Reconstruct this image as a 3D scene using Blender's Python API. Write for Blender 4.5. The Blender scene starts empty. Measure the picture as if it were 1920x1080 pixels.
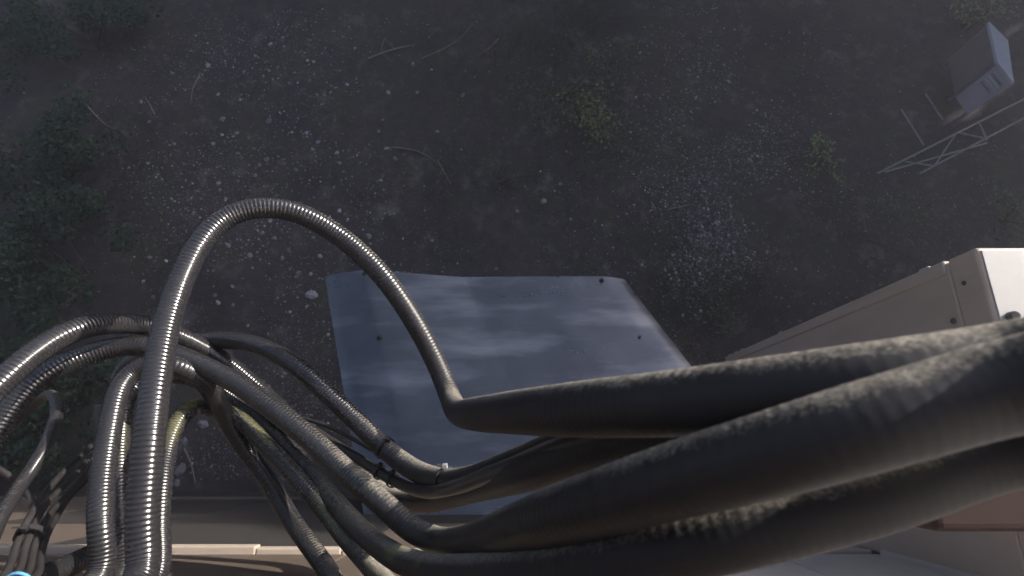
import bpy, math, random
import numpy as np
from mathutils import Vector, noise as mnoise

random.seed(7); rng = np.random.default_rng(11)
sc = bpy.context.scene
col = sc.collection
R = math.radians

# ---------------------------------------------------------------- camera, sky, sun, exposure
HAZE = 0.027
CAM_H = 5.0
TILT = R(17.0)                      # camera looks 73 degrees below the horizon
FPX = 1000.0                        # focal length in pixels of the 1920 px frame
cam_d = bpy.data.cameras.new('camera'); cam = bpy.data.objects.new('camera', cam_d); col.objects.link(cam)
cam.location = (0, 0, CAM_H); cam.rotation_euler = (TILT, 0, 0)
cam_d.sensor_width = 36.0; cam_d.lens = 36.0*FPX/1920.0
cam_d.clip_start = 0.01; cam_d.clip_end = 2000
cam_d.dof.use_dof = True; cam_d.dof.focus_distance = 1.25; cam_d.dof.aperture_fstop = 8.0
sc.camera = cam

SUN_TO = Vector((0.80, 0.47, 0.32)).normalized()
sun_el = math.asin(SUN_TO.z); sun_az = math.atan2(SUN_TO.x, SUN_TO.y)
w = bpy.data.worlds.new('World'); sc.world = w; w.use_nodes = True
nt = w.node_tree; bg = nt.nodes['Background']
sky = nt.nodes.new('ShaderNodeTexSky'); sky.sky_type = 'NISHITA'; sky.sun_disc = False
sky.sun_elevation = sun_el; sky.sun_rotation = sun_az
nt.links.new(sky.outputs['Color'], bg.inputs['Color']); bg.inputs['Strength'].default_value = 0.055
sl = bpy.data.lights.new('sun', 'SUN'); sl.energy = 5.0; sl.angle = R(0.53); sl.color = (1.0, 0.93, 0.82)
so = bpy.data.objects.new('sun', sl); col.objects.link(so)
so.rotation_euler = SUN_TO.to_track_quat('Z', 'Y').to_euler(); so.location = SUN_TO*40
sc.view_settings.view_transform = 'Standard'; sc.view_settings.look = 'None'
sc.view_settings.gamma = 1.0; sc.view_settings.exposure = 1.4; sc.view_settings.use_curve_mapping = False
sc.cycles.max_bounces = 4; sc.cycles.diffuse_bounces = 3; sc.cycles.glossy_bounces = 3; sc.cycles.caustics_reflective = False; sc.cycles.caustics_refractive = False; sc.cycles.volume_bounces = 2
sc.cycles.use_denoising = True

# ---------------------------------------------------------------- helpers
FW = Vector((0, math.sin(TILT), -math.cos(TILT))); UP = Vector((0, math.cos(TILT), math.sin(TILT))); RT = Vector((1, 0, 0))
CAM = Vector((0, 0, CAM_H))
def ray(px, py):
    return FW + RT*((px-960)/FPX) + UP*((540-py)/FPX)
def at(px, py, d): return CAM + ray(px, py)*d
def at_z(px, py, z):
    r = ray(px, py); return CAM + r*((z-CAM_H)/r.z)

def tag(o, label=None, cat=None, group=None, kind=None):
    if label: o['label'] = label
    if cat: o['category'] = cat
    if group: o['group'] = group
    if kind: o['kind'] = kind
    return o
def empty(name, loc=(0, 0, 0)):
    o = bpy.data.objects.new(name, None); col.objects.link(o); o.location = loc; o.empty_display_size = .1
    return o
def link(name, me, mat=None, parent=None, smooth=False):
    if mat is not None and len(me.materials) == 0: me.materials.append(mat)
    if smooth: me.polygons.foreach_set('use_smooth', [True]*len(me.polygons))
    o = bpy.data.objects.new(name, me); col.objects.link(o)
    if parent is not None:
        o.parent = parent
        if parent.type == 'EMPTY' and tuple(parent.location) != (0, 0, 0):
            o.matrix_parent_inverse.identity()
            o.location = -Vector(parent.location)
    return o
def np_mesh(name, V, F):
    """V (n,3), F (m,k) arrays of equal sized faces"""
    V = np.ascontiguousarray(V, dtype=np.float32); F = np.ascontiguousarray(F, dtype=np.int32)
    me = bpy.data.meshes.new(name); k = F.shape[1]
    me.vertices.add(len(V)); me.vertices.foreach_set('co', V.ravel())
    me.loops.add(F.size); me.loops.foreach_set('vertex_index', F.ravel())
    me.polygons.add(len(F))
    me.polygons.foreach_set('loop_start', np.arange(0, F.size, k, dtype=np.int32))
    try: me.polygons.foreach_set('loop_total', np.full(len(F), k, dtype=np.int32))
    except Exception: pass
    me.update(calc_edges=True); me.validate()
    return me
class MB:
    def __init__(s): s.v = []; s.f = []
    def add(s, vs, fs):
        b = len(s.v); s.v += [tuple(x) for x in vs]; s.f += [tuple(i+b for i in f) for f in fs]
    def box(s, a, b):
        x0, y0, z0 = a; x1, y1, z1 = b
        s.add([(x0,y0,z0),(x1,y0,z0),(x1,y1,z0),(x0,y1,z0),(x0,y0,z1),(x1,y0,z1),(x1,y1,z1),(x0,y1,z1)],
              [(0,3,2,1),(4,5,6,7),(0,1,5,4),(1,2,6,5),(2,3,7,6),(3,0,4,7)])
    def prism(s, poly, z0, z1):
        n = len(poly)
        s.add([(p[0], p[1], z0) for p in poly]+[(p[0], p[1], z1) for p in poly],
              [tuple(range(n-1, -1, -1)), tuple(range(n, 2*n))]+[(i, (i+1) % n, n+(i+1) % n, n+i) for i in range(n)])
    def bar(s, a, b, r, n=6, r2=None):
        a = Vector(a); b = Vector(b); d = (b-a).normalized(); r2 = r if r2 is None else r2
        u = d.orthogonal().normalized(); v = d.cross(u)
        P = []
        for c, rr in ((a, r), (b, r2)):
            for i in range(n):
                t = 2*math.pi*i/n; P.append(c+u*math.cos(t)*rr+v*math.sin(t)*rr)
        s.add(P, [(i, (i+1) % n, n+(i+1) % n, n+i) for i in range(n)]+[tuple(range(n-1, -1, -1)), tuple(range(n, 2*n))])
    def build(s, name, mat, parent=None, smooth=False, bevel=0, seg=2):
        me = bpy.data.meshes.new(name); me.from_pydata(s.v, [], s.f); me.update()
        o = link(name, me, mat, parent, smooth)
        if bevel:
            m = o.modifiers.new('bevel', 'BEVEL'); m.width = bevel; m.segments = seg; m.limit_method = 'ANGLE'
        return o

# ---------------------------------------------------------------- materials
def new_mat(name):
    m = bpy.data.materials.new(name); m.use_nodes = True
    t = m.node_tree; return m, t, t.nodes['Principled BSDF']
def nd(t, typ, **kw):
    n = t.nodes.new(typ)
    for k, v in kw.items():
        if k in n.inputs: n.inputs[k].default_value = v
        else: setattr(n, k, v)
    return n
def coords(t, scale=(1, 1, 1), kind='Object', rot=(0, 0, 0)):
    tc = nd(t, 'ShaderNodeTexCoord'); mp = nd(t, 'ShaderNodeMapping'); mp.inputs['Scale'].default_value = scale
    mp.inputs['Rotation'].default_value = rot
    t.links.new(tc.outputs[kind], mp.inputs['Vector']); return mp.outputs['Vector']
def noise(t, vec, scale, detail=4, rough=.6):
    n = nd(t, 'ShaderNodeTexNoise'); n.inputs['Scale'].default_value = scale; n.inputs['Detail'].default_value = detail
    n.inputs['Roughness'].default_value = rough; t.links.new(vec, n.inputs['Vector']); return n.outputs['Fac']
def ramp(t, fac, stops):
    r = nd(t, 'ShaderNodeValToRGB'); e = r.color_ramp.elements
    while len(e) < len(stops): e.new(.5)
    for el, (p, c) in zip(e, stops):
        el.position = p; el.color = c if len(c) == 4 else (*c, 1)
    t.links.new(fac, r.inputs['Fac']); return r.outputs['Color']
def mixc(t, fac, a, b, blend='MIX'):
    m = nd(t, 'ShaderNodeMix', data_type='RGBA', blend_type=blend)
    for s, v in ((m.inputs[0], fac), (m.inputs[6], a), (m.inputs[7], b)):
        if isinstance(v, (int, float)): s.default_value = v
        elif isinstance(v, tuple): s.default_value = v if len(v) == 4 else (*v, 1)
        else: t.links.new(v, s)
    return m.outputs[2]
def math_(t, op, a, b=None, clamp=False):
    m = nd(t, 'ShaderNodeMath', operation=op, use_clamp=clamp)
    for i, v in enumerate((a, b)):
        if v is None: continue
        if isinstance(v, (int, float)): m.inputs[i].default_value = v
        else: t.links.new(v, m.inputs[i])
    return m.outputs[0]
def bump(t, p, h, strength, dist):
    b = nd(t, 'ShaderNodeBump'); b.inputs['Strength'].default_value = strength; b.inputs['Distance'].default_value = dist
    t.links.new(h, b.inputs['Height']); t.links.new(b.outputs['Normal'], p.inputs['Normal'])
def g(v): return (v, v, v)

def cable_material(name, dust=.5, moss=.3, base=(.022, .021, .023), rough=.3):
    m, t, p = new_mat(name); v = coords(t)
    n1 = noise(t, v, 14, 5, .65); n2 = noise(t, v, 420, 3, .6); n3 = noise(t, v, 6, 3, .5); n4 = noise(t, v, 110, 4, .7)
    geo = nd(t, 'ShaderNodeNewGeometry'); sx = nd(t, 'ShaderNodeSeparateXYZ'); t.links.new(geo.outputs['Normal'], sx.inputs[0])
    px = nd(t, 'ShaderNodeSeparateXYZ'); t.links.new(v, px.inputs[0])
    # grime on top and outward sides paints in the sunlit rim; thickest at the wall
    e = math_(t, 'ADD', math_(t, 'MULTIPLY', sx.outputs['Z'], .06), math_(t, 'MULTIPLY', sx.outputs['Y'], .75))
    e = math_(t, 'ADD', e, math_(t, 'MULTIPLY', math_(t, 'SUBTRACT', n1, .5), .30))
    e = math_(t, 'ADD', e, math_(t, 'MULTIPLY', math_(t, 'SUBTRACT', n2, .5), .45))
    e = math_(t, 'ADD', e, math_(t, 'MULTIPLY', math_(t, 'SUBTRACT', n4, .5), .32))
    rg = nd(t, 'ShaderNodeMapRange', interpolation_type='SMOOTHSTEP'); t.links.new(px.outputs['X'], rg.inputs[0])
    rg.inputs[1].default_value = -.52; rg.inputs[2].default_value = -.26; rg.inputs[3].default_value = -.34; rg.inputs[4].default_value = .0
    e = math_(t, 'ADD', e, rg.outputs[0])
    e = math_(t, 'ADD', e, dust-.5)
    dm = ramp(t, e, [(.26, g(0)), (.62, g(1))])
    dm2 = math_(t, 'MULTIPLY', dm, ramp(t, n2, [(.30, g(.3)), (.60, g(1))]))
    dustc = mixc(t, n4, (.13, .113, .094), (.52, .475, .40))
    c = mixc(t, math_(t, 'MULTIPLY', dm2, .9), base, dustc)
    mm = math_(t, 'MULTIPLY', ramp(t, n3, [(.62-.2*moss, g(0)), (.74-.16*moss, g(1))]), ramp(t, math_(t, 'ADD', e, moss*.55), [(.15, g(0)), (.6, g(1))]))
    c = mixc(t, math_(t, 'MULTIPLY', mm, moss*1.3, True), c, mixc(t, n2, (.13, .13, .04), (.36, .35, .13)))
    t.links.new(c, p.inputs['Base Color'])
    rr = math_(t, 'MULTIPLY_ADD', dm2, .55); rr.node.inputs[2].default_value = rough
    t.links.new(math_(t, 'ADD', rr, math_(t, 'MULTIPLY', n4, .10), True), p.inputs['Roughness'])
    rx = nd(t, 'ShaderNodeMapRange', interpolation_type='SMOOTHSTEP'); t.links.new(px.outputs['X'], rx.inputs[0])
    rx.inputs[1].default_value = -.38; rx.inputs[2].default_value = -.05; rx.inputs[3].default_value = 0; rx.inputs[4].default_value = .30   # weathered matt near the wall
    r0 = p.inputs['Roughness'].links[0].from_socket; t.links.new(math_(t, 'ADD', r0, rx.outputs[0], True), p.inputs['Roughness'])
    p.inputs['Specular IOR Level'].default_value = .9
    sp_ = math_(t, 'SUBTRACT', .9, math_(t, 'MULTIPLY', rx.outputs[0], 1.9)); t.links.new(sp_, p.inputs['Specular IOR Level'])
    hh = math_(t, 'ADD', math_(t, 'MULTIPLY', n2, .5), n4)
    bump(t, p, hh, .16, .0010)
    return m

def simple(name, c, rough=.6, var=.25, scale=20, metal=0, spec=.5, bump_s=.15, bump_scale=80, stretch=(1, 1, 1)):
    m, t, p = new_mat(name); v = coords(t, stretch)
    f = noise(t, v, scale, 6, .65)
    lo = tuple(x*(1-var) for x in c); hi = tuple(min(1, x*(1+var)) for x in c)
    t.links.new(ramp(t, f, [(.3, lo), (.7, hi)]), p.inputs['Base Color'])
    p.inputs['Roughness'].default_value = rough; p.inputs['Metallic'].default_value = metal
    p.inputs['Specular IOR Level'].default_value = spec
    if bump_s: bump(t, p, noise(t, v, bump_scale, 4), bump_s, .004)
    return m

def rand_leaf(name, c1, c2, rough=.5, trans=.25):
    m, t, p = new_mat(name)
    geo = nd(t, 'ShaderNodeNewGeometry')
    v = coords(t); n = noise(t, v, 2.2, 3)
    f = math_(t, 'ADD', math_(t, 'MULTIPLY', geo.outputs['Random Per Island'], .6), math_(t, 'MULTIPLY', n, .5))
    t.links.new(ramp(t, f, [(.15, c1), (.85, c2)]), p.inputs['Base Color'])
    p.inputs['Roughness'].default_value = rough
    tr = nd(t, 'ShaderNodeBsdfTranslucent'); t.links.new(ramp(t, f, [(.15, c1), (.85, c2)]), tr.inputs['Color'])
    mx = nd(t, 'ShaderNodeMixShader'); mx.inputs[0].default_value = trans
    out = t.nodes['Material Output']
    t.links.new(p.outputs[0], mx.inputs[1]); t.links.new(tr.outputs[0], mx.inputs[2]); t.links.new(mx.outputs[0], out.inputs['Surface'])
    return m

def stone_mat(name, stops, rough=.75):
    m, t, p = new_mat(name); geo = nd(t, 'ShaderNodeNewGeometry'); oi = nd(t, 'ShaderNodeObjectInfo')
    f = math_(t, 'FRACT', math_(t, 'ADD', geo.outputs['Random Per Island'], oi.outputs['Random']))
    c = ramp(t, f, stops); n = noise(t, coords(t), 60, 4)
    t.links.new(mixc(t, .5, c, ramp(t, n, [(.3, g(.35)), (.7, g(1))]), 'MULTIPLY'), p.inputs['Base Color'])
    p.inputs['Roughness'].default_value = rough
    bump(t, p, n, .3, .004)
    return m

M = {}
M['cable'] = cable_material('cable_jacket', .36, .10, rough=.13)
M['cable_dusty'] = cable_material('cable_jacket_dusty', .46, .15, rough=.20)
M['cable_mossy'] = cable_material('cable_jacket_mossy', .44, .5, rough=.22)
M['cable_yellow'] = cable_material('cable_jacket_yellow_moss', .46, .62, rough=.22)
M['thin_cable'] = simple('thin_cable_jacket', (.035, .032, .032), .35, .3, 30)
M['tie'] = simple('cable_tie_nylon', (.03, .03, .032), .4, .2, 60)
M['tie_grey'] = simple('cable_tie_clasp', (.35, .35, .36), .35, .2, 60)
M['blue_wire'] = simple('blue_wire_jacket', (.12, .36, .62), .35, .2, 40)

def sheet_material():
    m, t, p = new_mat('galvanised_sheet'); v = coords(t)
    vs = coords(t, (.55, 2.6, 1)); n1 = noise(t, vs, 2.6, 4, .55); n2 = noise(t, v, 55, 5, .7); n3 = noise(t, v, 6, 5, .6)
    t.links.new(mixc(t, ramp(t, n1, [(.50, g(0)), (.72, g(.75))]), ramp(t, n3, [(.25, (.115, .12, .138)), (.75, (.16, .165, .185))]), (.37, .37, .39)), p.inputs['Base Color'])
    p.inputs['Metallic'].default_value = .92
    r = math_(t, 'ADD', math_(t, 'MULTIPLY', n1, .22), math_(t, 'MULTIPLY', n2, .08))
    t.links.new(math_(t, 'ADD', r, .16), p.inputs['Roughness'])
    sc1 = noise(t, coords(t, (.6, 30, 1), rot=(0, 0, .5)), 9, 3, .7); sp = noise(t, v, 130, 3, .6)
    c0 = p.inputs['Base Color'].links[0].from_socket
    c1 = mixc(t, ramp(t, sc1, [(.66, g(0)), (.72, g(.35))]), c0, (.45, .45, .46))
    c1 = mixc(t, ramp(t, sp, [(.70, g(0)), (.76, g(.6))]), c1, (.10, .075, .055))
    t.links.new(c1, p.inputs['Base Color'])
    bump(t, p, n1, .16, .02)
    return m
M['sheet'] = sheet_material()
M['bolt'] = simple('bolt_steel', (.07, .065, .06), .45, .4, 40, metal=.7)

def painted(name, c, dirt=.35, rough=.5, rust=0.):
    m, t, p = new_mat(name); v = coords(t)
    n1 = noise(t, coords(t, (2.5, 2.5, .7)), 4, 6, .65); n2 = noise(t, v, 40, 4, .65); n3 = noise(t, v, 9, 6, .75)
    c1 = mixc(t, math_(t, 'MULTIPLY', ramp(t, n1, [(.42, g(0)), (.75, g(1))]), dirt), c, tuple(x*.55 for x in (c[0], c[1]*.95, c[2]*.85)))
    c1 = mixc(t, math_(t, 'MULTIPLY', n2, .18), c1, tuple(x*.7 for x in c))
    if rust:
        c1 = mixc(t, ramp(t, n3, [(.73-rust*.15, g(0)), (.77-rust*.12, g(1))]), c1, (.10, .045, .022))
    t.links.new(c1, p.inputs['Base Color'])
    p.inputs['Roughness'].default_value = rough
    bump(t, p, n2, .12, .002)
    return m
M['ac'] = painted('beige_enamel', (.50, .415, .345), .45, .45, .45)
M['ac_top'] = painted('white_flakes_and_sunlit_top', (.44, .43, .42), .2, .45, .1)  # whiter than the body to paint sun on the top; flakes share it
M['rust'] = painted('rusted_steel', (.22, .10, .055), .6, .8, .9)
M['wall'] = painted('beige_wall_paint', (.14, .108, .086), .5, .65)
M['ledge'] = painted('sunlit_ledge_paint', (.52, .43, .36), .35, .6)  # paler than the wall, sunlight put into its colour
M['wall_sunlit'] = painted('pale_sunlit_wall_paint', (.52, .48, .46), .25, .55)  # brightness of the sunlit wall put into the paint
M['foundation'] = painted('stained_concrete_and_shade', (.03, .026, .024), .7, .9)  # foundation colour, also painted on wall panels as shade
M['trough'] = painted('shaded_brown_enamel', (.04, .025, .021), .3, .7); M['trough'].node_tree.nodes['Principled BSDF'].inputs['Specular IOR Level'].default_value = .1  # darkened to paint in the shade of the cables
M['cabinet'] = painted('grey_cabinet_enamel', (.50, .51, .56), .35, .5)
M['cabinet_top'] = painted('pale_cabinet_enamel', (.60, .61, .66), .35, .5)
M['shaded_side'] = painted('shaded_side_enamel', (.24, .21, .195), .5, .7)  # darkness of the shaded cabinet side put into the colour
M['dark_steel'] = simple('dark_steel', (.05, .05, .055), .6, .3, 30)
M['galv'] = simple('galvanised_bar', (.30, .30, .32), .5, .3, 30, metal=.5)
M['white_plastic'] = simple('white_plastic', (.42, .43, .47), .5, .1, 20)
M['bark'] = simple('bark', (.10, .07, .05), .9, .4, 12, bump_s=.6, bump_scale=20)
M['twig'] = simple('dry_twig', (.27, .23, .185), .85, .3, 30)
M['leaf_dark'] = rand_leaf('leaf_dark_green', (.012, .035, .016), (.045, .095, .038))
M['leaf_mid'] = rand_leaf('leaf_mid_green', (.05, .10, .04), (.16, .23, .09))
M['leaf_light'] = rand_leaf('leaf_light_green', (.11, .16, .05), (.30, .36, .15))
M['leaf_tree'] = rand_leaf('leaf_tree_green', (.03, .055, .02), (.08, .12, .04), trans=.12)
M['grass'] = rand_leaf('grass_blades', (.035, .045, .02), (.12, .12, .06), .7)
M['dry_leaf'] = rand_leaf('dry_leaves', (.10, .055, .03), (.27, .17, .09), .8, .1)
M['stone'] = stone_mat('pale_stone', [(0, (.22, .22, .25)), (.5, (.36, .36, .40)), (1, (.60, .60, .63))])
M['gravel'] = stone_mat('gravel_mix', [(0, (.09, .087, .09)), (.5, (.18, .174, .18)), (.85, (.33, .32, .33)), (1, (.68, .67, .68))])

def ground_material():
    m, t, p = new_mat('dirt_and_gravel'); v = coords(t)
    n1 = noise(t, v, .8, 5, .6); n2 = noise(t, v, 9, 8, .7); n3 = noise(t, v, 70, 5, .7)
    c = ramp(t, n1, [(.3, (.062, .055, .060)), (.55, (.095, .083, .084)), (.75, (.135, .116, .106))])
    c = mixc(t, .65, c, ramp(t, n2, [(.3, g(.25)), (.7, g(1.25))]), 'MULTIPLY')
    c = mixc(t, ramp(t, n3, [(.60, g(0)), (.72, g(.55))]), c, (.27, .26, .25))
    n5 = noise(t, v, 2.3, 6, .65); n6 = noise(t, coords(t, (1, 1, 1), rot=(0, 0, .6)), 3.5, 7, .7)
    c = mixc(t, ramp(t, n5, [(.50, g(0)), (.68, g(.7))]), c, (.085, .098, .058))
    c = mixc(t, ramp(t, n6, [(.55, g(0)), (.70, g(.65))]), c, (.26, .235, .22))
    t.links.new(c, p.inputs['Base Color']); p.inputs['Roughness'].default_value = .9
    p.inputs['Specular IOR Level'].default_value = .3
    bump(t, p, math_(t, 'ADD', n2, math_(t, 'MULTIPLY', n3, .5)), .8, .02)
    return m
M['ground'] = ground_material()

# ---------------------------------------------------------------- ground
def gz(x, y):
    if y < -.1: return 0.0
    return (0.07*mnoise.noise((x*.5, y*.5, 3.1))+0.025*mnoise.noise((x*2.1, y*2.1, 1.7)))*min(1, (y+.1)/1.0)
def axis(a, b, n, far, k):
    inner = np.linspace(a, b, n); out = []
    step = (b-a)/(n-1)
    d = np.geomspace(step, far, k); return np.concatenate([(a-np.cumsum(d)[::-1]), inner, b+np.cumsum(d)])
xs = axis(-7, 8, 160, 120, 22); ys = axis(-3.5, 8, 130, 120, 22)
V = np.array([(x, y, gz(x, y) if (-9 < x < 10 and -5 < y < 10) else 0) for y in ys for x in xs])
nx, ny = len(xs), len(ys)
idx = np.arange(nx*ny).reshape(ny, nx)
F = np.stack([idx[:-1, :-1], idx[:-1, 1:], idx[1:, 1:], idx[1:, :-1]], -1).reshape(-1, 4)
ground = link('ground', np_mesh('ground', V, F), M['ground'], smooth=True); tag(ground, kind='structure')

# ---------------------------------------------------------------- shelter wall
WY = -0.25
bld = empty('equipment_shelter'); tag(bld, 'beige equipment shelter wall with a ledge, under the cable loops along bottom edge', 'building')
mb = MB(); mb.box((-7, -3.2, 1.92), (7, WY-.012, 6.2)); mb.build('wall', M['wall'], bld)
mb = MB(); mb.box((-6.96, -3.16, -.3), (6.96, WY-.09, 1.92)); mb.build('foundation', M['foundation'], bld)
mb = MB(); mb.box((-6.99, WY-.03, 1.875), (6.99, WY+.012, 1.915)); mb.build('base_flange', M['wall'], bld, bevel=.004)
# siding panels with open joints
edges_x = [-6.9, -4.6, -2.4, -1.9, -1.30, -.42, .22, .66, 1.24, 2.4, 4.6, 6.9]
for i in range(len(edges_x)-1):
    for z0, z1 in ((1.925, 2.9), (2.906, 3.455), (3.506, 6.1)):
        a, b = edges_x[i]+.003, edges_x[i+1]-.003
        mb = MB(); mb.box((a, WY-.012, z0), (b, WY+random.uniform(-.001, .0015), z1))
        mb.build('wall_panel', M['wall_sunlit'] if a > .2 else M['foundation'] if (-1.4 < a < -.9 and z1 < 3.47 or -2 < a < -.3 and z1 < 2.91) else M['wall'], bld, bevel=.003)  # lower-left panels painted dark for shade, right panels pale for sun
mb = MB()
for (x0, x1, yo, z) in ((-6.9, -.66, .016, 3.492), (-.66, -.44, .011, 3.490), (-.44, .93, .006, 3.487)):
    mb.box((x0, WY-.01, 3.458), (x1-.001, WY+yo, z))
mb.build('ledge', M['ledge'], bld, bevel=.004)
mb = MB(); mb.box((.925, WY-.008, 3.52), (1.30, WY+.012, 6.0)); mb.build('corner_board', M['wall_sunlit'], bld, bevel=.004)

# ---------------------------------------------------------------- wall air conditioner (tall beige box at right)
AX, AY, AZT, AZB = .93, .392, 4.0, 2.66
ac = empty('air_conditioner', (AX+.45, 0, AZB)); tag(ac, 'tall beige wall mounted air conditioner box with sunlit white top, at right edge', 'air conditioner')
mb = MB(); mb.box((AX+.004, WY+.002, AZB+.01), (AX+.95, AY-.004, AZT-.0765)); mb.build('body', M['ac'], ac, bevel=.006)
mb = MB(); mb.box((AX, WY+.003, AZT-.075), (AX+.955, AY, AZT)); mb.build('top_cap', M['ac'], ac, bevel=.008, seg=3)
mb = MB(); mb.box((AX+.008, WY+.012, AZT-.001), (AX+.95, AY-.008, AZT+.003)); mb.build('sunlit_top_panel', M['ac_top'], ac, bevel=.0012)  # added skin that carries the sun's white over the beige cap
mb = MB(); mb.box((AX-.001, AY-.03, AZB+.02), (AX+.03, AY+.001, AZT-.085)); mb.build('corner_trim', M['ac'], ac, bevel=.004)
mb = MB(); mb.box((AX-.003, AY-.05, AZB-.05), (AX+.12, AY+.001, AZB+.03)); mb.build('foot', M['rust'], ac, bevel=.006)
for (zz, ln) in ((3.86, .03), (3.18, .02), (2.86, .03), (2.80, .02), (2.73, .02)):   # flaked white paint curling off the corner
    mb = MB(); mb.box((AX-.002, AY-.002, zz-ln/2), (AX+.008, AY+.004, zz+ln/2)); mb.build('paint_flake', M['ac_top'], ac, bevel=.003)
def knob(name, c, n, r, h, mat, parent, seg=12):
    c = Vector(c); n = Vector(n).normalized()
    mb = MB(); mb.bar(c, c+n*h, r, seg, r*.8); return mb.build(name, mat, parent, bevel=.002)
knob('knockout_plug', (AX, .262, 3.905), (-1, 0, .1), .007, .003, M['dark_steel'], ac)
knob('knockout_plug', (AX+.03, .246, 4.0), (-.3, 0, 1), .011, .020, M['dark_steel'], ac)
for yy in (.33, .20):
    knob('screw', (AX-.0, yy, 3.955), (-1, 0, 0), .006, .004, M['bolt'], ac, 8)

# ---------------------------------------------------------------- brown trough at lower right
tr = empty('wire_trough', (.9, -.06, 4.28)); tag(tr, 'short brown metal trough below the lowest thick cable, bottom right', 'trough')
mb = MB(); mb.box((.512, -.094, 4.20), (1.5, .03, 4.300)); mb.build('body', M['trough'], tr, bevel=.010, seg=3)
mb = MB(); mb.box((1.1, WY, 4.22), (1.14, -.09, 4.26)); mb.build('bracket', M['galv'], tr)

# ---------------------------------------------------------------- sheet metal canopy
cano = empty('sheet_metal_canopy', (0, WY, 2.62)); tag(cano, 'grey sheet metal canopy sloping out from the wall below the cables', 'canopy')
near_l, near_r = at(680, 967, 2.19), at(1513, 967, 2.19)
far_top = [(607, 517, 2.86), (680, 506, 2.84), (770, 512, 2.86), (870, 519.5, 2.88), (1000, 518.5, 2.88), (1130, 518, 2.88), (1172, 523, 2.88)]
far_pts = [at(*p) for p in far_top]
far_u = [0, .13, .29, .465, .695, .925, 1.0]
def far_at(u):
    for i in range(len(far_u)-1):
        if u <= far_u[i+1]+1e-9:
            t = (u-far_u[i])/(far_u[i+1]-far_u[i]); return far_pts[i].lerp(far_pts[i+1], t)
    return far_pts[-1]
NU, NV = 60, 40; V = []
us = sorted(set(list(np.linspace(0, 1, NU-5))+far_u[1:-1])); NU = len(us)
for j in range(NV):
    v = j/(NV-1)
    for u in us:
        p = far_at(u).lerp(near_l.lerp(near_r, u), v)
        p.z += .007*mnoise.noise((p.x*2.2, p.y*6.0, .3))+.002*mnoise.noise((p.x*8, p.y*9, 5.3))
        p.z -= .02*(max(0, .05-u)/.05)**2+.01*(max(0, u-.96)/.04)**2
        V.append(p)
idx = np.arange(NU*NV).reshape(NV, NU)
F = np.stack([idx[:-1, :-1], idx[1:, :-1], idx[1:, 1:], idx[:-1, 1:]], -1).reshape(-1, 4)
Vt = np.array([tuple(p) for p in V])
def sheet_pt(px, py):            # point of the sheet under an image position
    best = None; r = ray(px, py)
    P = Vt-np.array(CAM); rv = np.array(r.normalized())
    dd = np.linalg.norm(P-np.outer(P@rv, rv), axis=1); i = int(dd.argmin()); d = (P@np.array(FW))[i]
    return at(px, py, d)
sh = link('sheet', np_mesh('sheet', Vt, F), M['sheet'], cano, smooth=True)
m = sh.modifiers.new('thick', 'SOLIDIFY'); m.thickness = .003; m.offset = -1; sh.modifiers.new('split', 'EDGE_SPLIT').split_angle = R(40)
nrm = Vector((0, .25, .97)).normalized()
for (px, py, r) in ((711, 633, .013), (1199, 633, .013), (1128, 526, .012), (683, 513, .010), (1046, 518.5, .006)):
    c = sheet_pt(px, py); b = knob('washer', c-nrm*.001, nrm, r*1.35, .003, M['bolt'], cano, 14)
    mb = MB(); mb.bar(c+nrm*.002, c+nrm*.014, r*.62, 6); mb.build('bolt_head', M['bolt'], b).location = (0, 0, 0)
for (px, py) in ((725, 788), (748, 788), (1083, 661), (1205, 826)):
    c = sheet_pt(px, py); knob('rivet', c-nrm*.001, nrm, .004, .003, M['dark_steel'] if px < 800 else M['galv'], cano, 8)
for u in (.06, .94):
    a = far_at(u)-Vector((0, 0, .03)); b = near_l.lerp(near_r, u)-Vector((0, 0, .03))
    mb = MB(); mb.bar(a.lerp(b, .06), b, .016, 4); mb.build('support_arm', M['galv'], cano)
    mb = MB(); mb.bar(a.lerp(b, .25), (b.x, WY, b.z-.75), .013, 4); mb.build('strut', M['galv'], cano)
mb = MB(); mb.box((near_l.x+.03, WY, near_l.z-.05), (near_r.x-.02, WY+.03, near_l.z-.012)); mb.build('wall_angle', M['galv'], cano)

# ---------------------------------------------------------------- cables
def catmull(P, per=24):
    P = [np.array(p, float) for p in P]; P = [2*P[0]-P[1]]+P+[2*P[-1]-P[-2]]; out = []
    for i in range(1, len(P)-2):
        p0, p1, p2, p3 = P[i-1:i+3]
        t0 = 0; t1 = t0+max(1e-6, np.linalg.norm(p1-p0))**.5; t2 = t1+max(1e-6, np.linalg.norm(p2-p1))**.5; t3 = t2+max(1e-6, np.linalg.norm(p3-p2))**.5
        for t in np.linspace(t1, t2, per, endpoint=False):
            a1 = (t1-t)/(t1-t0)*p0+(t-t0)/(t1-t0)*p1; a2 = (t2-t)/(t2-t1)*p1+(t-t1)/(t2-t1)*p2; a3 = (t3-t)/(t3-t2)*p2+(t-t2)/(t3-t2)*p3
            b1 = (t2-t)/(t2-t0)*a1+(t-t0)/(t2-t0)*a2; b2 = (t3-t)/(t3-t1)*a2+(t-t1)/(t3-t1)*a3
            out.append((t2-t)/(t2-t1)*b1+(t-t1)/(t2-t1)*b2)
    out.append(P[-2]); return np.array(out)
def resample(C, step):
    d = np.concatenate([[0], np.cumsum(np.linalg.norm(np.diff(C, axis=0), axis=1))])
    n = max(4, int(d[-1]/step)); s = np.linspace(0, d[-1], n)
    return np.stack([np.interp(s, d, C[:, k]) for k in range(3)], 1), s
def smooth_path(C, it):
    C = C.copy()
    for _ in range(it): C[1:-1] = .25*C[:-2]+.5*C[1:-1]+.25*C[2:]
    return C
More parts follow.
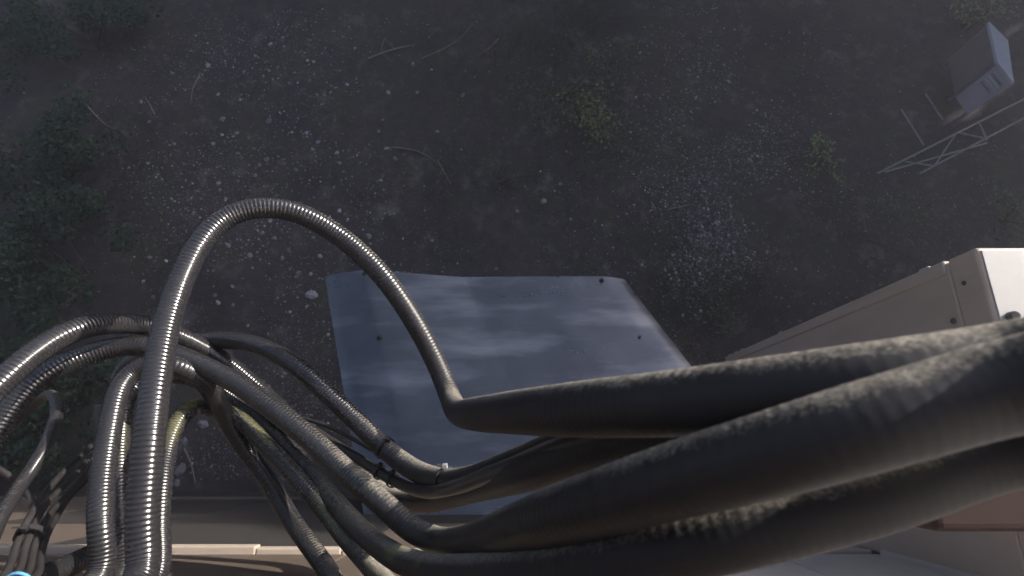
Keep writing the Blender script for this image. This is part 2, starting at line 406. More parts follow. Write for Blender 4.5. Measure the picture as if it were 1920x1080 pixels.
def tube_mesh(name, C, s, r, nr, pitch=0, amp=0, twist=0):
    T = np.gradient(C, axis=0); T /= np.linalg.norm(T, axis=1)[:, None]
    u = np.cross(T[0], (0.3, .2, .9)); u /= np.linalg.norm(u); U = [u]
    for i in range(1, len(C)):
        u = U[-1]-T[i]*np.dot(U[-1], T[i]); U.append(u/np.linalg.norm(u))
    U = np.array(U); W = np.cross(T, U); th = np.arange(nr)*2*math.pi/nr
    if pitch:
        ph = (s[:, None]/pitch)*2*math.pi+np.zeros(nr)[None, :]
        c = np.cos(ph); prof = np.sign(c)*np.abs(c)**.8
        wob = np.array([1+.010*mnoise.noise((x*18, 3.3, r*50)) for x in s])[:, None]
        am = amp*np.interp(C[:, 0], [-.30, -.05, .2], [1, .30, .12])[:, None]          # grime fills the grooves near the wall
        RR = r*(1-am/2+am/2*prof)*wob
    else: RR = np.full((len(C), nr), r)
    V = C[:, None, :]+RR[:, :, None]*(U[:, None, :]*np.cos(th)[None, :, None]+W[:, None, :]*np.sin(th)[None, :, None])
    n = len(C); V = V.reshape(-1, 3); i = np.arange(n-1)[:, None]*nr; k = np.arange(nr)[None, :]; k2 = (k+1) % nr
    F = np.stack([i+k, i+k2, i+nr+k2, i+nr+k], -1).reshape(-1, 4)
    F = F[:, ::-1]
    return np_mesh(name, V, F)
PATHS = {}
def cable(key, pts, D, label, mat='cable', pre=(), post=(), ribbed=True, name='coaxial_cable', group='thick ribbed cables', cat='cable', sm=60):
    P = [tuple(p) for p in pre]+[tuple(at(px, py, D*FPX/wd)) for (px, py, wd) in pts]+[tuple(p) for p in post]
    C = catmull(P); C, s = resample(C, .0045); C = smooth_path(C, sm)
    pitch = D*.172
    C, s = resample(C, pitch/5 if ribbed else .006)
    C = smooth_path(C, 12)
    me = tube_mesh(name, C, s, D/2, 26 if ribbed else 12, pitch if ribbed else 0, .046)
    o = link(name, me, M[mat], None, smooth=True); tag(o, label, cat, group)
    PATHS[key] = (C, D); return o
def tail_up(px, py, wd, D, dz=.9, dx=0, dy=.0):        # runs on upward beyond the frame
    p = at(px, py, D*FPX/wd); return [(p.x+dx*.3, p.y+dy*.3, p.z+dz*.3), (p.x+dx, p.y+dy, p.z+dz)]
def tail_wall(px, py, wd, D, dx=0):                     # turns up along the wall and in
    p = at(px, py, D*FPX/wd); y = max(p.y-.01, WY+D/2+.006)
    return [(p.x+dx, y, p.z+.25), (p.x+dx*1.5, y, p.z+.7)]
DM = .042
cable('arch', [(268, 1085, 60), (266, 1000, 58.5), (272, 900, 57), (283, 790, 55), (295, 700, 52), (312, 610, 48.5), (338, 530, 45.5), (375, 455, 43.5), (425, 405, 42), (490, 388, 41), (560, 399, 40), (640, 445, 39), (715, 515, 39),
      (775, 600, 39), (820, 685, 39), (843, 742, 40), (858, 770, 48), (895, 776, 64), (960, 773, 80), (1050, 769, 98), (1150, 763, 112), (1300, 753, 128), (1450, 738, 142), (1600, 722, 152), (1760, 702, 158), (1920, 678, 160)],
      DM, 'thick ribbed black cable making the single tall arch over the metal sheet', 'cable', pre=tail_wall(268, 1085, 60, DM)[::-1], post=tail_up(1920, 678, 160, DM, .9, .12), sm=36)
cable('outer', [(-130, 880, 54), (-60, 780, 50.5), (20, 700, 47.5), (96, 640, 44.5), (159, 612, 42), (217, 606, 39.5), (265, 608, 37.5), (337, 631, 35.5), (390, 658, 34.5), (440, 692, 34), (500, 745, 34), (560, 800, 34), (625, 858, 34), (690, 908, 35), (740, 935, 36),
      (796, 941, 40), (840, 931, 45), (884, 916, 52), (935, 901, 61), (995, 882, 74), (1050, 862, 82), (1138, 832, 93), (1300, 788, 108), (1450, 758, 116), (1600, 735, 122), (1920, 690, 130)],
      DM, 'ribbed cable from upper left, dipping to a dusty curve at the canopy near edge', 'cable', pre=[(-1.02, -.22, 4.7), (-1.0, -.21, 4.35)], post=tail_up(1920, 690, 130, DM, .9, .1))
cable('inner', [(-90, 960, 47), (-40, 860, 45), (10, 783, 43.2), (45, 735, 42), (85, 700, 41), (144, 671, 39.5), (202, 653, 38.5), (260, 647, 38), (327, 664, 38), (385, 688, 38.5), (440, 716, 39), (500, 757, 40), (550, 796, 41), (600, 839, 42), (650, 886, 43.5), (690, 920, 45), (727, 953, 46),
      (773, 994, 47), (818, 1013, 49), (862, 1016, 57), (907, 1009, 71), (970, 990, 90), (1050, 965, 109), (1180, 926, 128), (1300, 890, 142), (1450, 850, 156), (1600, 806, 166), (1760, 760, 170), (1920, 713, 173)],
      DM, 'ribbed cable below the outer one, dusty where it dips, widest at right edge', 'cable', pre=[(-1.0, -.215, 4.6), (-.98, -.205, 4.25)], post=tail_up(1920, 713, 173, DM, .9, .12), sm=50)
cable('behind', [(225, 700, 30), (300, 655, 31), (375, 640, 32), (458, 641, 33.5), (520, 663, 34.5), (568, 697, 35.5), (617, 740, 36), (665, 786, 36.5), (713, 833, 37.5), (747, 862, 38.5), (785, 886, 40), (833, 901, 43), (880, 898, 48), (940, 880, 56), (1000, 860, 66), (1100, 825, 82), (1300, 775, 100), (1600, 730, 112), (1920, 690, 120)],
      .040, 'ribbed cable bowing over the left corner of the metal sheet, two ties on it', 'cable', pre=[(-.80, -.225, 4.1), (-.82, -.14, 3.76)], post=tail_up(1920, 690, 120, .040, .9, .12, -.06))
cable('middle', [(190, 1085, 46), (188, 990, 45.5), (192, 895, 43), (203, 820, 41), (215, 755, 39.5), (230, 712, 38), (262, 686, 37.5), (319, 683, 37.5), (357, 694, 37), (390, 722, 36), (410, 757, 34.5), (430, 795, 33.5), (455, 838, 33), (491, 882, 33), (522, 934, 33.5), (552, 984, 34.5), (590, 1035, 36), (625, 1088, 38)],
      .040, 'brown dusty ribbed cable arching low behind the tallest arch, ending at bottom edge', 'cable_dusty', pre=tail_wall(190, 1085, 46, .040)[::-1], post=tail_wall(625, 1088, 38, .040, .06))
cable('low', [(228, 1085, 42), (226, 980, 41), (222, 880, 39), (226, 800, 37), (238, 745, 36), (262, 712, 34.5), (310, 700, 33.5), (360, 708, 33), (410, 732, 32), (460, 765, 32), (505, 803, 33), (548, 850, 34), (592, 898, 36), (635, 950, 38), (682, 1000, 41), (735, 1040, 46), (800, 1066, 56), (900, 1078, 76), (1000, 1074, 95), (1150, 1053, 116), (1320, 1014, 127), (1539, 960, 132), (1695, 914, 134), (1920, 830, 136)],
      .041, 'lowest thick cable with a mossy streak, running along bottom to the right', 'cable_mossy', pre=tail_wall(228, 1085, 42, .041)[::-1], post=tail_up(1920, 830, 136, .041, .9, .12))
cable('moss', [(293, 1085, 42), (297, 980, 40), (303, 900, 38), (310, 855, 36.5), (318, 822, 35.5), (330, 795, 34.5), (347, 772, 33.5), (366, 763, 32.5), (392, 764, 31.5), (425, 774, 31), (455, 790, 31), (493, 829, 31.5), (536, 873, 32.5), (576, 918, 33.5), (609, 958, 34), (641, 1000, 35), (693, 1060, 37), (725, 1095, 39)],
      .037, 'yellow mossy cable bending beside the tallest arch, then running to bottom edge', 'cable_yellow', pre=tail_wall(293, 1085, 42, .037)[::-1], post=tail_wall(725, 1095, 39, .037, .06), sm=30)
cable('hook', [(-40, 1050, 29), (-8, 985, 27.5), (20, 937, 26), (50, 893, 24.5), (80, 848, 23.5), (100, 800, 22), (108, 770, 21), (102, 745, 20), (84, 742, 19), (55, 765, 18.5), (20, 800, 18), (-30, 850, 18)],
      .024, 'thin hooked cable curling over at far left below the thick loops', 'cable_dusty', pre=[(-.93, -.22, 4.6), (-.9, -.21, 4.32)], group='thin cables', sm=30)
cable('feed', [(540, 776, 18), (575, 799, 18.5), (620, 829, 19), (684, 868, 20), (740, 902, 21), (791, 922, 23), (850, 915, 27), (920, 890, 33), (1000, 862, 40), (1100, 825, 48), (1300, 780, 58)],
      .022, 'thin smooth black cable tied under the cable on the metal sheet', 'thin_cable', ribbed=False, pre=[tuple(at(440, 730, 1.25)), tuple(at(490, 750, 1.24))], post=[tuple(at(1600, 735, .34))], group='thin cables', sm=40)
cable('wire', [(470, 755, 7.4), (560, 783, 7.6), (610, 797, 7.8), (660, 822, 8), (713, 852, 8.2), (770, 880, 8.8), (810, 893, 9.2), (843, 897, 9.8), (872, 895, 11), (930, 880, 14), (1000, 860, 17), (1100, 828, 20)],
      .009, 'thin wire strapped along the upper side of the cable on the sheet', 'thin_cable', ribbed=False, group='thin cables', sm=20)
# four thin wires in a bundle at lower left
bund = [((192, 815), (153, 853), (117, 887), (80, 930), (52, 975), (30, 1020), (5, 1085)),
        ((188, 836), (144, 886), (114, 917), (86, 945), (64, 985), (46, 1025), (28, 1085)),
        ((190, 850), (144, 908), (114, 940), (92, 965), (74, 1000), (60, 1035), (48, 1085)),
        ((192, 868), (133, 930), (114, 955), (97, 985), (84, 1012), (74, 1045), (66, 1085))]
lab = ['topmost thin wire of the bundle at lower left', 'second thin wire from the top in the lower left bundle', 'third thin wire from the top in the lower left bundle', 'bottom thin wire of the bundle at lower left']
for i, b in enumerate(bund):
    ws = [9, 10, 11, 12, 13, 13.5, 14.5]
    p = at(*b[-1], .012*FPX/14.5)
    cable('b%d' % i, [(x, y, wd) for (x, y), wd in zip(b, ws)], .012, lab[i], 'thin_cable', ribbed=False, group='thin wire bundle', post=[(p.x, max(p.y-.01, WY+.008), p.z+.3)],
          pre=[tuple(at(262+5*i, 772+8*i, 1.42)), tuple(at(228, 790+10*i, 1.40))], cat='wire', name='thin_wire', sm=20)
cable('rod', [(-30, 862, 12), (0, 881, 12), (22, 896, 12), (45, 915, 12), (62, 940, 12.4)], .012, 'short dark wire poking in at left edge above the bundle', 'thin_cable', ribbed=False, group='thin cables', cat='wire', name='thin_wire', sm=10,
      post=[tuple(at(60, 985, .95)), tuple(at(52, 1085, .86))])
cable('blue', [(2, 1092, 7), (10, 1072, 7), (30, 1064, 7), (48, 1068, 7), (62, 1082, 7), (75, 1105, 7)], .0048, 'small blue wire looping at the bottom left corner', 'blue_wire', ribbed=False, group='thin cables', cat='wire', name='blue_wire', sm=6)

def tie(key, px, py, label, clasp='tie', extra=1.06, w=.006):
    C, D = PATHS[key]; r = ray(px, py).normalized(); P = C-np.array(CAM); rv = np.array(r)
    i = int(np.linalg.norm(P-np.outer(P@rv, rv), axis=1).argmin()); c = Vector(C[i]); T = (Vector(C[min(i+2, len(C)-1)])-Vector(C[i-2])).normalized()
    u = (UP-T*UP.dot(T)).normalized(); v = T.cross(u); rr = D/2*extra; n = 24; vs = []; fs = []
    for k in range(n):
        a = 2*math.pi*k/n; d = u*math.cos(a)+v*math.sin(a)
        vs += [c+d*rr-T*w/2, c+d*rr+T*w/2, c+d*(rr+.0018)+T*w/2, c+d*(rr+.0018)-T*w/2]
    for k in range(n):
        a = 4*k; b = 4*((k+1) % n)
        fs += [(a, a+1, b+1, b), (a+1, a+2, b+2, b+1), (a+2, a+3, b+3, b+2), (a+3, a, b, b+3)]
    e = empty('cable_tie', c); tag(e, label, 'cable tie', 'cable ties')
    mb = MB(); mb.add(vs, fs); mb.build('strap', M['tie'], e)
    d = (u*.97-FW*.25).normalized(); mb = MB(); mb.bar(c+d*(rr), c+d*(rr+.008), .0065, 4); mb.build('clasp', M[clasp], e, bevel=.001)
    mb = MB(); mb.bar(c+d*(rr+.006), c+d*(rr+.010)+v*.015, .0018, 4); mb.build('tail', M['tie'], e)
tie('behind', 722, 840, 'black tie with a knob on the cable crossing the metal sheet')
tie('behind', 838, 900, 'tie with pale clasp near the bottom of the cable crossing the sheet', 'tie_grey')
tie('feed', 710, 884, 'dark tie strip on the thin cable left of the sheet gap', extra=1.2)
tie('feed', 736, 899, 'dark tie strip lower on the thin cable beside the sheet gap', extra=1.2)
tie('b1', 36, 1005, 'black tie round the thin wire bundle at lower left', extra=3.2, w=.010)

# ---------------------------------------------------------------- stones and gravel
def rock(sx, sy, sz, rnd, sub=1):
    import bmesh
    bm = bmesh.new(); bmesh.ops.create_icosphere(bm, subdivisions=sub, radius=1)
    for v in bm.verts:
        k = 1+rnd.uniform(-.22, .22); v.co = Vector((v.co.x*sx*k, v.co.y*sy*k, v.co.z*sz*k))
    me = bpy.data.meshes.new('stone'); bm.to_mesh(me); bm.free(); return me
rnd = random.Random(3)
variants = []
for i in range(8):
    me = rock(1, rnd.uniform(.6, .95), rnd.uniform(.35, .6), rnd, 2 if i < 3 else 1); me.materials.append(M['stone']); variants.append(me)
def add_stone(x, y, r, k=None):
    o = bpy.data.objects.new('stone', variants[k if k is not None else rnd.randrange(8)]); col.objects.link(o); o.parent = ground
    o.location = (x, y, gz(x, y)+r*.12); o.scale = (r, r, r); o.rotation_euler = (rnd.uniform(-.3, .3), rnd.uniform(-.3, .3), rnd.uniform(0, 6.28))
def gp(px, py):
    p = at_z(px, py, 0); return p.x, p.y
# the larger stones seen one by one
for (px, py, s) in ((503, 225, 14), (418, 224, 12), (584, 553, 22), (516, 447, 10), (437, 538, 8), (424, 375, 10), (501, 300, 11), (487, 310, 9), (430, 462, 12), (494, 438, 9), (555, 408, 9), (560, 512, 10), (556, 520, 9), (409, 568, 12), (438, 573, 9),
                    (595, 265, 10), (630, 285, 11), (728, 174, 10), (650, 158, 8), (588, 116, 8), (820, 245, 8), (868, 180, 9), (740, 295, 9), (1407, 299, 13), (445, 250, 10), (400, 270, 9), (480, 330, 9), (470, 480, 11), (540, 470, 10), (520, 560, 9), (350, 470, 7), (365, 400, 7),
                    (340, 880, 22), (332, 905, 14), (380, 795, 24), (345, 830, 20), (360, 860, 8), (600, 480, 12), (690, 440, 12), (650, 410, 9), (700, 490, 9), (1020, 378, 12), (1115, 415, 7), (1290, 400, 8), (1050, 346, 9), (930, 505, 10), (970, 395, 8)):
    x, y = gp(px, py); d = (at_z(px, py, 0)-CAM).dot(FW); add_stone(x, y, s*d/FPX/2*1.05)
for i in range(230):
    px = rnd.gauss(500, 190); py = rnd.uniform(60, 720)
    if not (240 < px < 900): continue
    x, y = gp(px, py); d = (at_z(px, py, 0)-CAM).dot(FW); add_stone(x, y, (4+7*rnd.random()**2.5)*d/FPX/2)
# fine gravel: countless, one object
import bmesh
bm = bmesh.new(); bmesh.ops.create_icosphere(bm, subdivisions=1, radius=1); ico_v = np.array([v.co[:] for v in bm.verts]); ico_f = np.array([[v.index for v in f.verts] for f in bm.faces]); bm.free()
def scatter_pebbles(name, pts, rad, mat):
    n = len(pts); k = len(ico_v)
    S = rad[:, None, None]*np.stack([np.ones(n), rng.uniform(.6, 1, n), rng.uniform(.4, .7, n)], 1)[:, None, :]
    V = ico_v[None]*(1+rng.uniform(-.2, .2, (n, k, 1)))*S
    a = rng.uniform(0, 6.28, n); c, s = np.cos(a)[:, None], np.sin(a)[:, None]
    V = np.stack([V[..., 0]*c-V[..., 1]*s, V[..., 0]*s+V[..., 1]*c, V[..., 2]], -1)+pts[:, None, :]
    F = ico_f[None]+(np.arange(n)*k)[:, None, None]
    o = link(name, np_mesh(name, V.reshape(-1, 3), F.reshape(-1, 3)), mat); return o
P = []; Rr = []
def zone(n, fpx, fpy, lo, hi):
    for _ in range(n):
        px, py = fpx(), fpy()
        if not (-100 < px < 2000 and 0 < py < 960): continue
        x, y = gp(px, py)
        if mnoise.noise((x*1.3, y*1.3, 9.2)) < rnd.uniform(-.45, .25): continue
        P.append((x, y, gz(x, y)+.002)); Rr.append(rnd.uniform(lo, hi)**1.0*rnd.choice((.6, .7, .8, 1)))
zone(13000, lambda: rnd.gauss(470, 150), lambda: rnd.uniform(20, 900), .004, .017)
zone(11000, lambda: rnd.gauss(1340, 100), lambda: rnd.gauss(330, 170), .006, .019)
zone(8000, lambda: rnd.uniform(250, 1900), lambda: rnd.uniform(10, 800), .004, .014)
zone(1800, lambda: rnd.gauss(1320, 40), lambda: rnd.gauss(480, 40), .008, .024)
gv = scatter_pebbles('gravel', np.array(P), np.array(Rr), M['gravel']); tag(gv, 'small grey gravel scattered over the shaded dirt', 'gravel', kind='stuff')

# ---------------------------------------------------------------- plants
def leaf_cloud(centres, radii, n, size, flat=.5, aspect=.55):
    """n diamond leaves spread through blobs"""
    centres = np.array(centres); radii = np.array(radii); w_ = radii[:, 0]*radii[:, 1]; k = rng.choice(len(centres), n, p=w_/w_.sum())
    d = rng.normal(size=(n, 3)); d /= np.linalg.norm(d, axis=1)[:, None]
    rr = rng.uniform(.25, 1, n)**.45
    C = centres[k]+d*rr[:, None]*radii[k]
    nrm_ = rng.normal(size=(n, 3))*(1-flat)+d*.5+np.array([0, 0, flat*1.5]); nrm_ /= np.linalg.norm(nrm_, axis=1)[:, None]
    t = np.cross(nrm_, rng.normal(size=(n, 3))); t /= np.linalg.norm(t, axis=1)[:, None]; b = np.cross(nrm_, t)
    s = (size*rng.uniform(.55, 1.25, n))[:, None]
    tip = C+t*s; base = C-t*s*.8; l = C+b*s*aspect+nrm_*s*.12; r = C-b*s*aspect+nrm_*s*.12
    V = np.stack([base, r, tip, l], 1).reshape(-1, 3); F = np.arange(4*n).reshape(n, 4)
    return V, F
def plant(name, label, cat, x, y, blobs, n, size, leaf, group=None, stems=6, flat=.5, aspect=.55):
    e = empty(name, (x, y, gz(x, y))); tag(e, label, cat, group)
    cs = [(x+b[0], y+b[1], gz(x, y)+b[2]) for b in blobs]; rs = [b[3:6] for b in blobs]
    Vv, Ff = leaf_cloud(cs, rs, n, size, flat, aspect); link('foliage', np_mesh('foliage', Vv, Ff), M[leaf], e)
    mb = MB()
    for i in range(stems):
        c = Vector(cs[i % len(cs)])+Vector((rnd.uniform(-.1, .1), rnd.uniform(-.1, .1), 0)); a = Vector((x+rnd.uniform(-.05, .05), y+rnd.uniform(-.05, .05), gz(x, y)-.02))
        m1 = a.lerp(c, .55)+Vector((rnd.uniform(-.05, .05), rnd.uniform(-.05, .05), .08)); mb.bar(a, m1, .009, 5, .007); mb.bar(m1, c, .007, 5, .003)
    mb.build('stem', M['bark'], e); return e
def blobs_for(rx, ry, h, k):
    return [(rnd.uniform(-rx, rx), rnd.uniform(-ry, ry), h*rnd.uniform(.45, 1), rnd.uniform(.25, .5)*rx+.08, rnd.uniform(.25, .5)*ry+.08, h*rnd.uniform(.2, .35)) for _ in range(k)]
thicket = [((60, 110), 'leafy dark bush in the top left corner'), ((180, 90), 'dim green bush along the top edge left of the gravel'), ((70, 300), 'dark bush at left edge, third down from the top'),
           ((165, 370), 'dark leafy bush left of the tallest cable arch'), ((40, 470), 'very dark bush at left edge above the thick loops'), ((160, 520), 'dark green bush just above the left cable loops'),
           ((60, 690), 'dark bush seen through the left cable loops'), ((110, 800), 'dark bush beneath the left loops near the shelter'), ((15, 850), 'dark bush at left edge beneath the thin wires')]
for (px, py), lab_ in thicket:
    x, y = gp(px, py); plant('bush', lab_, 'bush', x, y, [(b[0], b[1], b[2], b[3]*.55, b[4]*.6, b[5]) for b in blobs_for(.66, .55, .5, 15)], 2600, .026, 'leaf_dark', 'dark bushes along the left side')
x, y = gp(1050, 190); plant('shrub', 'leafy shrub with round leaves left of centre top', 'shrub', x, y, blobs_for(.62, .5, .26, 16), 800, .024, 'leaf_mid', 'shrubs on the open ground')
x, y = gp(1085, 225); plant('shrub', 'bright leafy shrub sprig in the upper middle of the ground', 'shrub', x, y, blobs_for(.26, .30, .36, 8), 260, .026, 'leaf_light', 'shrubs on the open ground')
x, y = gp(1525, 310); plant('shrub', 'small bright green plant alone on dirt, right of gravel strip', 'shrub', x, y, blobs_for(.10, .20, .26, 6), 170, .026, 'leaf_light', 'shrubs on the open ground')
x, y = gp(1805, 55); plant('shrub', 'pale leafy plant beside the grey cabinet at upper right', 'shrub', x, y, blobs_for(.22, .15, .4, 6), 260, .024, 'leaf_light', 'shrubs on the open ground')
x, y = gp(1350, 585); plant('weed', 'lime green weed clump between the sheet and the air conditioner', 'weed', x, y, blobs_for(.14, .17, .14, 7), 300, .022, 'leaf_light', 'low weeds', flat=.2, aspect=.16)
x, y = gp(1610, 440); plant('weed', 'dim green weed patch above the air conditioner', 'weed', x, y, blobs_for(.75, .5, .12, 22), 800, .018, 'leaf_mid', 'low weeds', stems=2)
x, y = gp(1210, 250); plant('weed', 'faint green weed patch right of the leafy shrub', 'weed', x, y, blobs_for(.6, .5, .10, 20), 900, .016, 'leaf_mid', 'low weeds', stems=2)
x, y = gp(960, 330); plant('weed', 'dark low weeds above the top edge of the metal sheet', 'weed', x, y, blobs_for(.9, .5, .08, 24), 900, .014, 'leaf_mid', 'low weeds', stems=2)
x, y = gp(1880, 420); plant('weed', 'weeds at the right edge above the white air conditioner top', 'weed', x, y, blobs_for(.22, .2, .2, 6), 420, .02, 'leaf_mid', 'low weeds')
# grass: countless blades
def grass(n):
    Vv = []; 
    for _ in range(n):
        z_ = rnd.random()
        if z_ < .35: px, py = rnd.gauss(1040, 110), rnd.gauss(70, 70)
        elif z_ < .65: px, py = rnd.gauss(1330, 120), rnd.gauss(560, 70)
        elif z_ < .8: px, py = rnd.gauss(240, 60), rnd.uniform(40, 700)
        else: px, py = rnd.uniform(300, 1950), rnd.uniform(0, 700)
        x, y = gp(px, py)
        if y < -.15: continue
        if mnoise.noise((x*1.7, y*1.7, 2.2)) < rnd.uniform(-.5, .3): continue
        a = rnd.uniform(0, 6.28); L = rnd.uniform(.04, .13); wd = .0022; el = rnd.uniform(.2, 1.1)
        b = Vector((x, y, gz(x, y))); d = Vector((math.cos(a)*math.cos(el), math.sin(a)*math.cos(el), math.sin(el)))*L; s_ = Vector((-math.sin(a), math.cos(a), 0))*wd
        m1 = b+d*.6; tip = b+d+Vector((0, 0, -.25*L)); Vv += [b-s_, b+s_, m1+s_*.8, m1-s_*.8, m1-s_*.8, m1+s_*.8, tip+s_*.1, tip-s_*.1]
    Vv = np.array([tuple(v) for v in Vv]); return Vv, np.arange(len(Vv)).reshape(-1, 4)
Vv, Ff = grass(16000); go = link('grass', np_mesh('grass', Vv, Ff), M['grass']); tag(go, 'thin grass blades growing through the gravel', 'grass', kind='stuff')
# leaf litter
pts = []
for _ in range(2600):
    px, py = (rnd.uniform(250, 1950), rnd.uniform(0, 760)) if rnd.random() < .8 else (rnd.gauss(1290, 22), rnd.gauss(665, 25)); x, y = gp(px, py)
    if y > -.2: pts.append((x, y, gz(x, y)+.012))
pts = np.array(pts); Vv, Ff = leaf_cloud(pts, np.full((len(pts), 3), .004), 2600, .011, .8)
lo_ = link('leaf_litter', np_mesh('leaf_litter', Vv, Ff), M['dry_leaf']); tag(lo_, 'dry brown leaf litter on the dirt', 'leaf litter', kind='stuff')
# twigs
twigs = [([(790, 110), (830, 92), (865, 70), (885, 45)], 'long curved dry twig at the top left of centre', .006), ([(722, 70), (716, 95), (735, 118)], 'short bent twig near the top edge', .005),
         ([(733, 276), (778, 282), (805, 295), (822, 310)], 'pale forked twig above the tallest arch', .007), ([(820, 300), (830, 318), (845, 345)], 'dry twig just right of the pale forked twig', .006),
         ([(165, 200), (185, 222), (205, 238), (230, 246)], 'pale curved twig beside the left bushes', .008), ([(375, 138), (362, 165), (357, 195)], 'thin straight twig among the upper left gravel', .006),
         ([(1255, 392), (1275, 388), (1294, 384)], 'short thick stick above the right part of the sheet', .010), ([(1284, 315), (1303, 335)], 'small pale stick beside the gravel strip', .005),
         ([(690, 110), (740, 92), (778, 84)], 'brownish stick lying near the top left of centre', .010), ([(345, 840), (358, 870), (366, 905)], 'thin twig on the ground seen inside the low loops', .008),
         ([(935, 72), (915, 92), (895, 104)], 'thin twig slanting at the top centre', .005), ([(290, 215), (280, 195), (272, 180)], 'small twig between the left bushes and the gravel', .006)]
for P_, lab_, r in twigs:
    e = empty('twig', at_z(*P_[0], .02)); tag(e, lab_, 'twig', 'dry twigs')
    Cc = catmull([tuple(at_z(px, py, gz(*gp(px, py))+.015+.012*(k % 2))) for k, (px, py) in enumerate(P_)], 8) if len(P_) > 2 else np.array([tuple(at_z(px, py, .03)) for px, py in P_])
    mb = MB()
    for k in range(len(Cc)-1):
        f = 1-.6*k/len(Cc); mb.bar(Cc[k], Cc[k+1], 1.25*r*f, 5, 1.25*r*(1-.6*(k+1)/len(Cc)))
    mb.build('stick', M['twig'], e)
    mb = MB(); a = Vector(Cc[len(Cc)//2]); mb.bar(a, a+Vector((rnd.uniform(-.12, .12), rnd.uniform(-.12, .12), .03)), r*.5, 4, r*.2); mb.build('side_shoot', M['twig'], e)

# ---------------------------------------------------------------- grey cabinet on the ground, upper right
ZT = CAM_H-4.36; ZB = .10
tp = [at_z(1769+102, 116, ZT), at_z(1901, 154, ZT), at_z(1890, 76, ZT), at_z(1855, 41, ZT)]
cen = sum(tp, Vector())/4
cb = empty('electrical_cabinet', (cen.x, cen.y, 0)); tag(cb, 'grey metal electrical cabinet with louvre slots, standing at upper right', 'cabinet')
def inset(P_, k):
    c = sum(P_, Vector())/len(P_); return [c+(p-c)*k for p in P_]
order = tp if (tp[1]-tp[0]).cross(tp[2]-tp[1]).z > 0 else tp[::-1]
mb = MB(); mb.prism([p.to_tuple() for p in inset(order, .985)], ZB, ZT-.03); mb.build('body', M['cabinet'], cb, bevel=.004)
mb = MB(); mb.prism([p.to_tuple() for p in inset(order, 1.03)], ZT-.03, ZT); mb.build('lid', M['cabinet_top'], cb, bevel=.004)
A, B = inset(tp, .985)[0], inset(tp, .985)[1]; e1 = (B-A); out = Vector((e1.y, -e1.x, 0)).normalized()
if out.dot(CAM-A) < 0: out = -out
for k in range(4):
    z = ZT-.10-.042*k; a = A+e1*.22+out*.004; b = A+e1*.85+out*.004
    mb = MB(); mb.bar((a.x, a.y, z), (b.x, b.y, z), .011, 4); mb.build('louvre', M['cabinet_top'] if k % 3 else M['galv'], cb)
mb = MB(); mb.bar((A.x+out.x*.003, A.y+out.y*.003, ZB), (A.x+out.x*.003, A.y+out.y*.003, ZT-.03), .012, 4); mb.build('edge_trim', M['galv'], cb)
Dp = inset(tp, .985)[3]; e2 = Dp-A; o2 = Vector((e2.y, -e2.x, 0)).normalized()
if o2.dot(CAM-A) < 0: o2 = -o2
q0 = A+e2*.04+o2*.001; q1 = A+e2*.97+o2*.001; q2 = q1+o2*.006; q3 = q0+o2*.006
mb = MB(); mb.prism([q.to_tuple() for q in ((q0, q1, q2, q3) if (q1-q0).cross(q2-q1).z > 0 else (q3, q2, q1, q0))], ZB+.01, ZT-.035); mb.build('shaded_side_panel', M['shaded_side'], cb)  # added panel painting the shaded side darker than the body
for p in inset(order, .9):
    mb = MB(); mb.bar((p.x, p.y, -.05), (p.x, p.y, ZB+.01), .018, 6); mb.build('leg', M['galv'], cb)

# ---------------------------------------------------------------- lattice section lying on the ground
la = at_z(1780, 280, 0); lat = empty('lattice_section', (la.x, la.y, 0)); tag(lat, 'thin metal lattice section lying below the grey cabinet', 'lattice')
def rod(name, p0, p1, z0=.06, z1=.06, r=.011):
    mb = MB(); mb.bar(at_z(*p0, z0), at_z(*p1, z1), r, 6); mb.build(name, M['galv'], lat)
rod('rail', (1645, 325), (1935, 178), .16, .16); rod('rail', (1660, 322), (1850, 268), .04, .04); rod('rail', (1725, 325), (1945, 208), .04, .04)
for p0, p1 in (((1697, 303), (1752, 311)), ((1794, 248), (1846, 259)), ((1752, 311), (1794, 248)), ((1836, 232), (1850, 262)), ((1690, 205), (1732, 272)), ((1735, 176), (1768, 225))):
    rod('brace', p0, p1, .05, .15, .009)

# white stake and scrap
p = at_z(189, 835, .0); st = empty('marker_stake', p); tag(st, 'pale flat marker stake standing behind the left cable loops', 'stake')
mb2 = MB()
base = at(184, 828, 4.35); top = at(185, 760, 4.0); wv = Vector((.030, 0, 0)); tv = Vector((0, .004, .002))
mb2.add([base-wv-tv, base+wv*.6-tv, base+wv*.6+tv, base-wv+tv, top-wv-tv, top+wv-tv, top+wv+tv, top-wv+tv], [(0,3,2,1),(4,5,6,7),(0,1,5,4),(1,2,6,5),(2,3,7,6),(3,0,4,7)])
mb2.build('blade', M['white_plastic'], st); 
mb = MB(); mb.bar((base.x, base.y, -.05), base, .012, 6); mb.build('post', M['galv'], st)

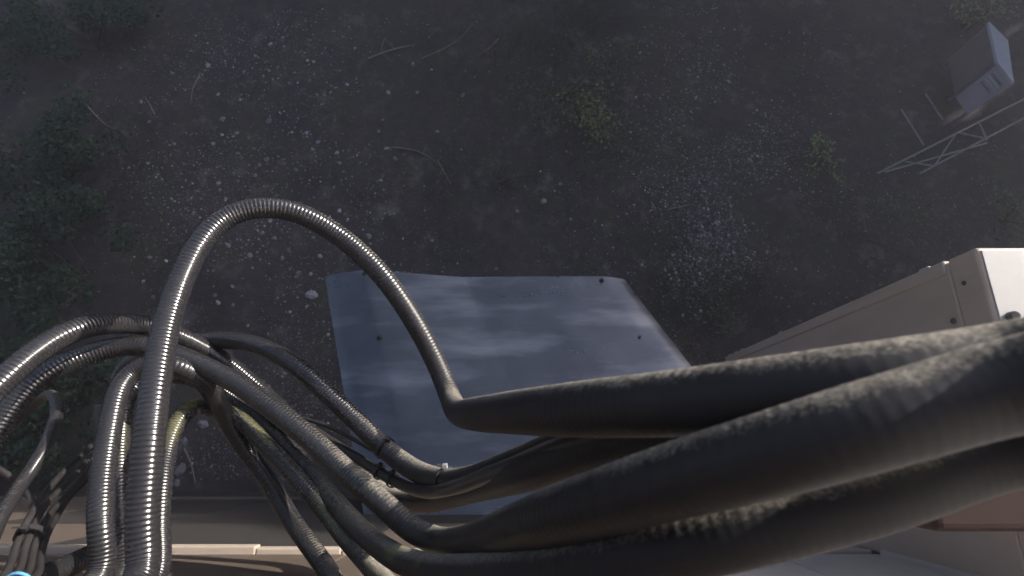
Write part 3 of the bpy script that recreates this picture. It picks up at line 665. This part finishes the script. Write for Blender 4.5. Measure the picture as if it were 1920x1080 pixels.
# ---------------------------------------------------------------- tree belt towards the sun (shades the yard)
def tree_mesh(h, seed):
    r_ = random.Random(seed); bl = []
    for i in range(26):
        z = h*r_.uniform(.18, .93); rad = 1.75*(1-.30*abs(z/h-.55)); a = r_.uniform(0, 6.28); d = r_.uniform(0, 1)**.6*rad*.75
        bl.append((math.cos(a)*d, math.sin(a)*d, min(z, h-.55), r_.uniform(.55, .9), r_.uniform(.55, .9), r_.uniform(.45, .65)))
    Vv, Ff = leaf_cloud([b[:3] for b in bl], [b[3:6] for b in bl], 9000, .115, .35, .6)
    crown = np_mesh('crown', Vv, Ff); crown.materials.append(M['leaf_tree'])
    mb = MB(); mb.bar((0, 0, -.3), (0.05, 0, h*.45), .17, 9, .11); mb.bar((.05, 0, h*.45), (0, .05, h*.9), .11, 8, .03)
    for b in bl[:12]: mb.bar((0.03, 0, b[2]*.6), b[:3], .05, 5, .015)
    tm = bpy.data.meshes.new('trunk'); tm.from_pydata(mb.v, [], mb.f); tm.update(); tm.materials.append(M['bark'])
    return crown, tm
TOP = 7.2
trees = [tree_mesh(TOP, 21), tree_mesh(TOP+.1, 22), tree_mesh(TOP-.1, 23)]
sh_ = Vector((SUN_TO.x, SUN_TO.y, 0)).normalized(); pe = Vector((sh_.y, -sh_.x, 0))
k = 0
for row, (Ld, off) in enumerate(((11.6, 0), (13.4, .9))):
    for j in range(9):
        o_ = -8.6+off+j*1.75; b = sh_*Ld+pe*o_+Vector((rnd.uniform(-.3, .3), rnd.uniform(-.3, .3), 0))
        cm, tm = trees[k % 3]; e = empty('tree', (b.x, b.y, 0)); tag(e, 'leafy tree in the belt that shades the yard, beyond the upper right', 'tree', 'tree belt shading the yard')
        s = 1.0+(.62/7.5 if row else 0)+rnd.uniform(-.012, .012); e.scale = (1, 1, s); e.rotation_euler = (0, 0, rnd.uniform(0, 6.28))
        for nm, me in (('crown', cm), ('trunk', tm)):
            c = bpy.data.objects.new(nm, me); col.objects.link(c); c.parent = e
        k += 1

for j in range(11):      # unseen trees added to darken the canopy's reflection
    a = R(-38+j*8.2); Ld = 15.5+rnd.uniform(-1.5, 2.5); b = Vector((math.sin(a)*Ld, math.cos(a)*Ld, 0))
    cm, tm = trees[k % 3]; e = empty('tree', (b.x, b.y, 0)); tag(e, 'unseen leafy tree added to darken the canopy reflection, beyond the top edge', 'tree', 'unseen trees added for the canopy reflection')
    e.scale = (1.15, 1.15, rnd.uniform(.85, 1.2)); e.rotation_euler = (0, 0, rnd.uniform(0, 6.28)); k += 1
    for nm, me in (('crown', cm), ('trunk', tm)):
        c = bpy.data.objects.new(nm, me); col.objects.link(c); c.parent = e

# ---------------------------------------------------------------- added haze volume standing in for lens veil
mh, th, ph = new_mat('added_haze'); th.nodes.remove(ph)
pv = th.nodes.new('ShaderNodeVolumePrincipled'); pv.inputs['Color'].default_value = (.90, .89, 1.0, 1); pv.inputs['Density'].default_value = HAZE; pv.inputs['Anisotropy'].default_value = .8
th.links.new(pv.outputs[0], th.nodes['Material Output'].inputs['Volume'])
mb = MB(); mb.box((xs[0]-5, ys[0]-5, -1.3), (xs[-1]+5, ys[-1]+5, 11.2)); hz = mb.build('haze', mh); tag(hz, 'added thin haze over the whole yard, standing in for lens veil', 'haze', kind='stuff')
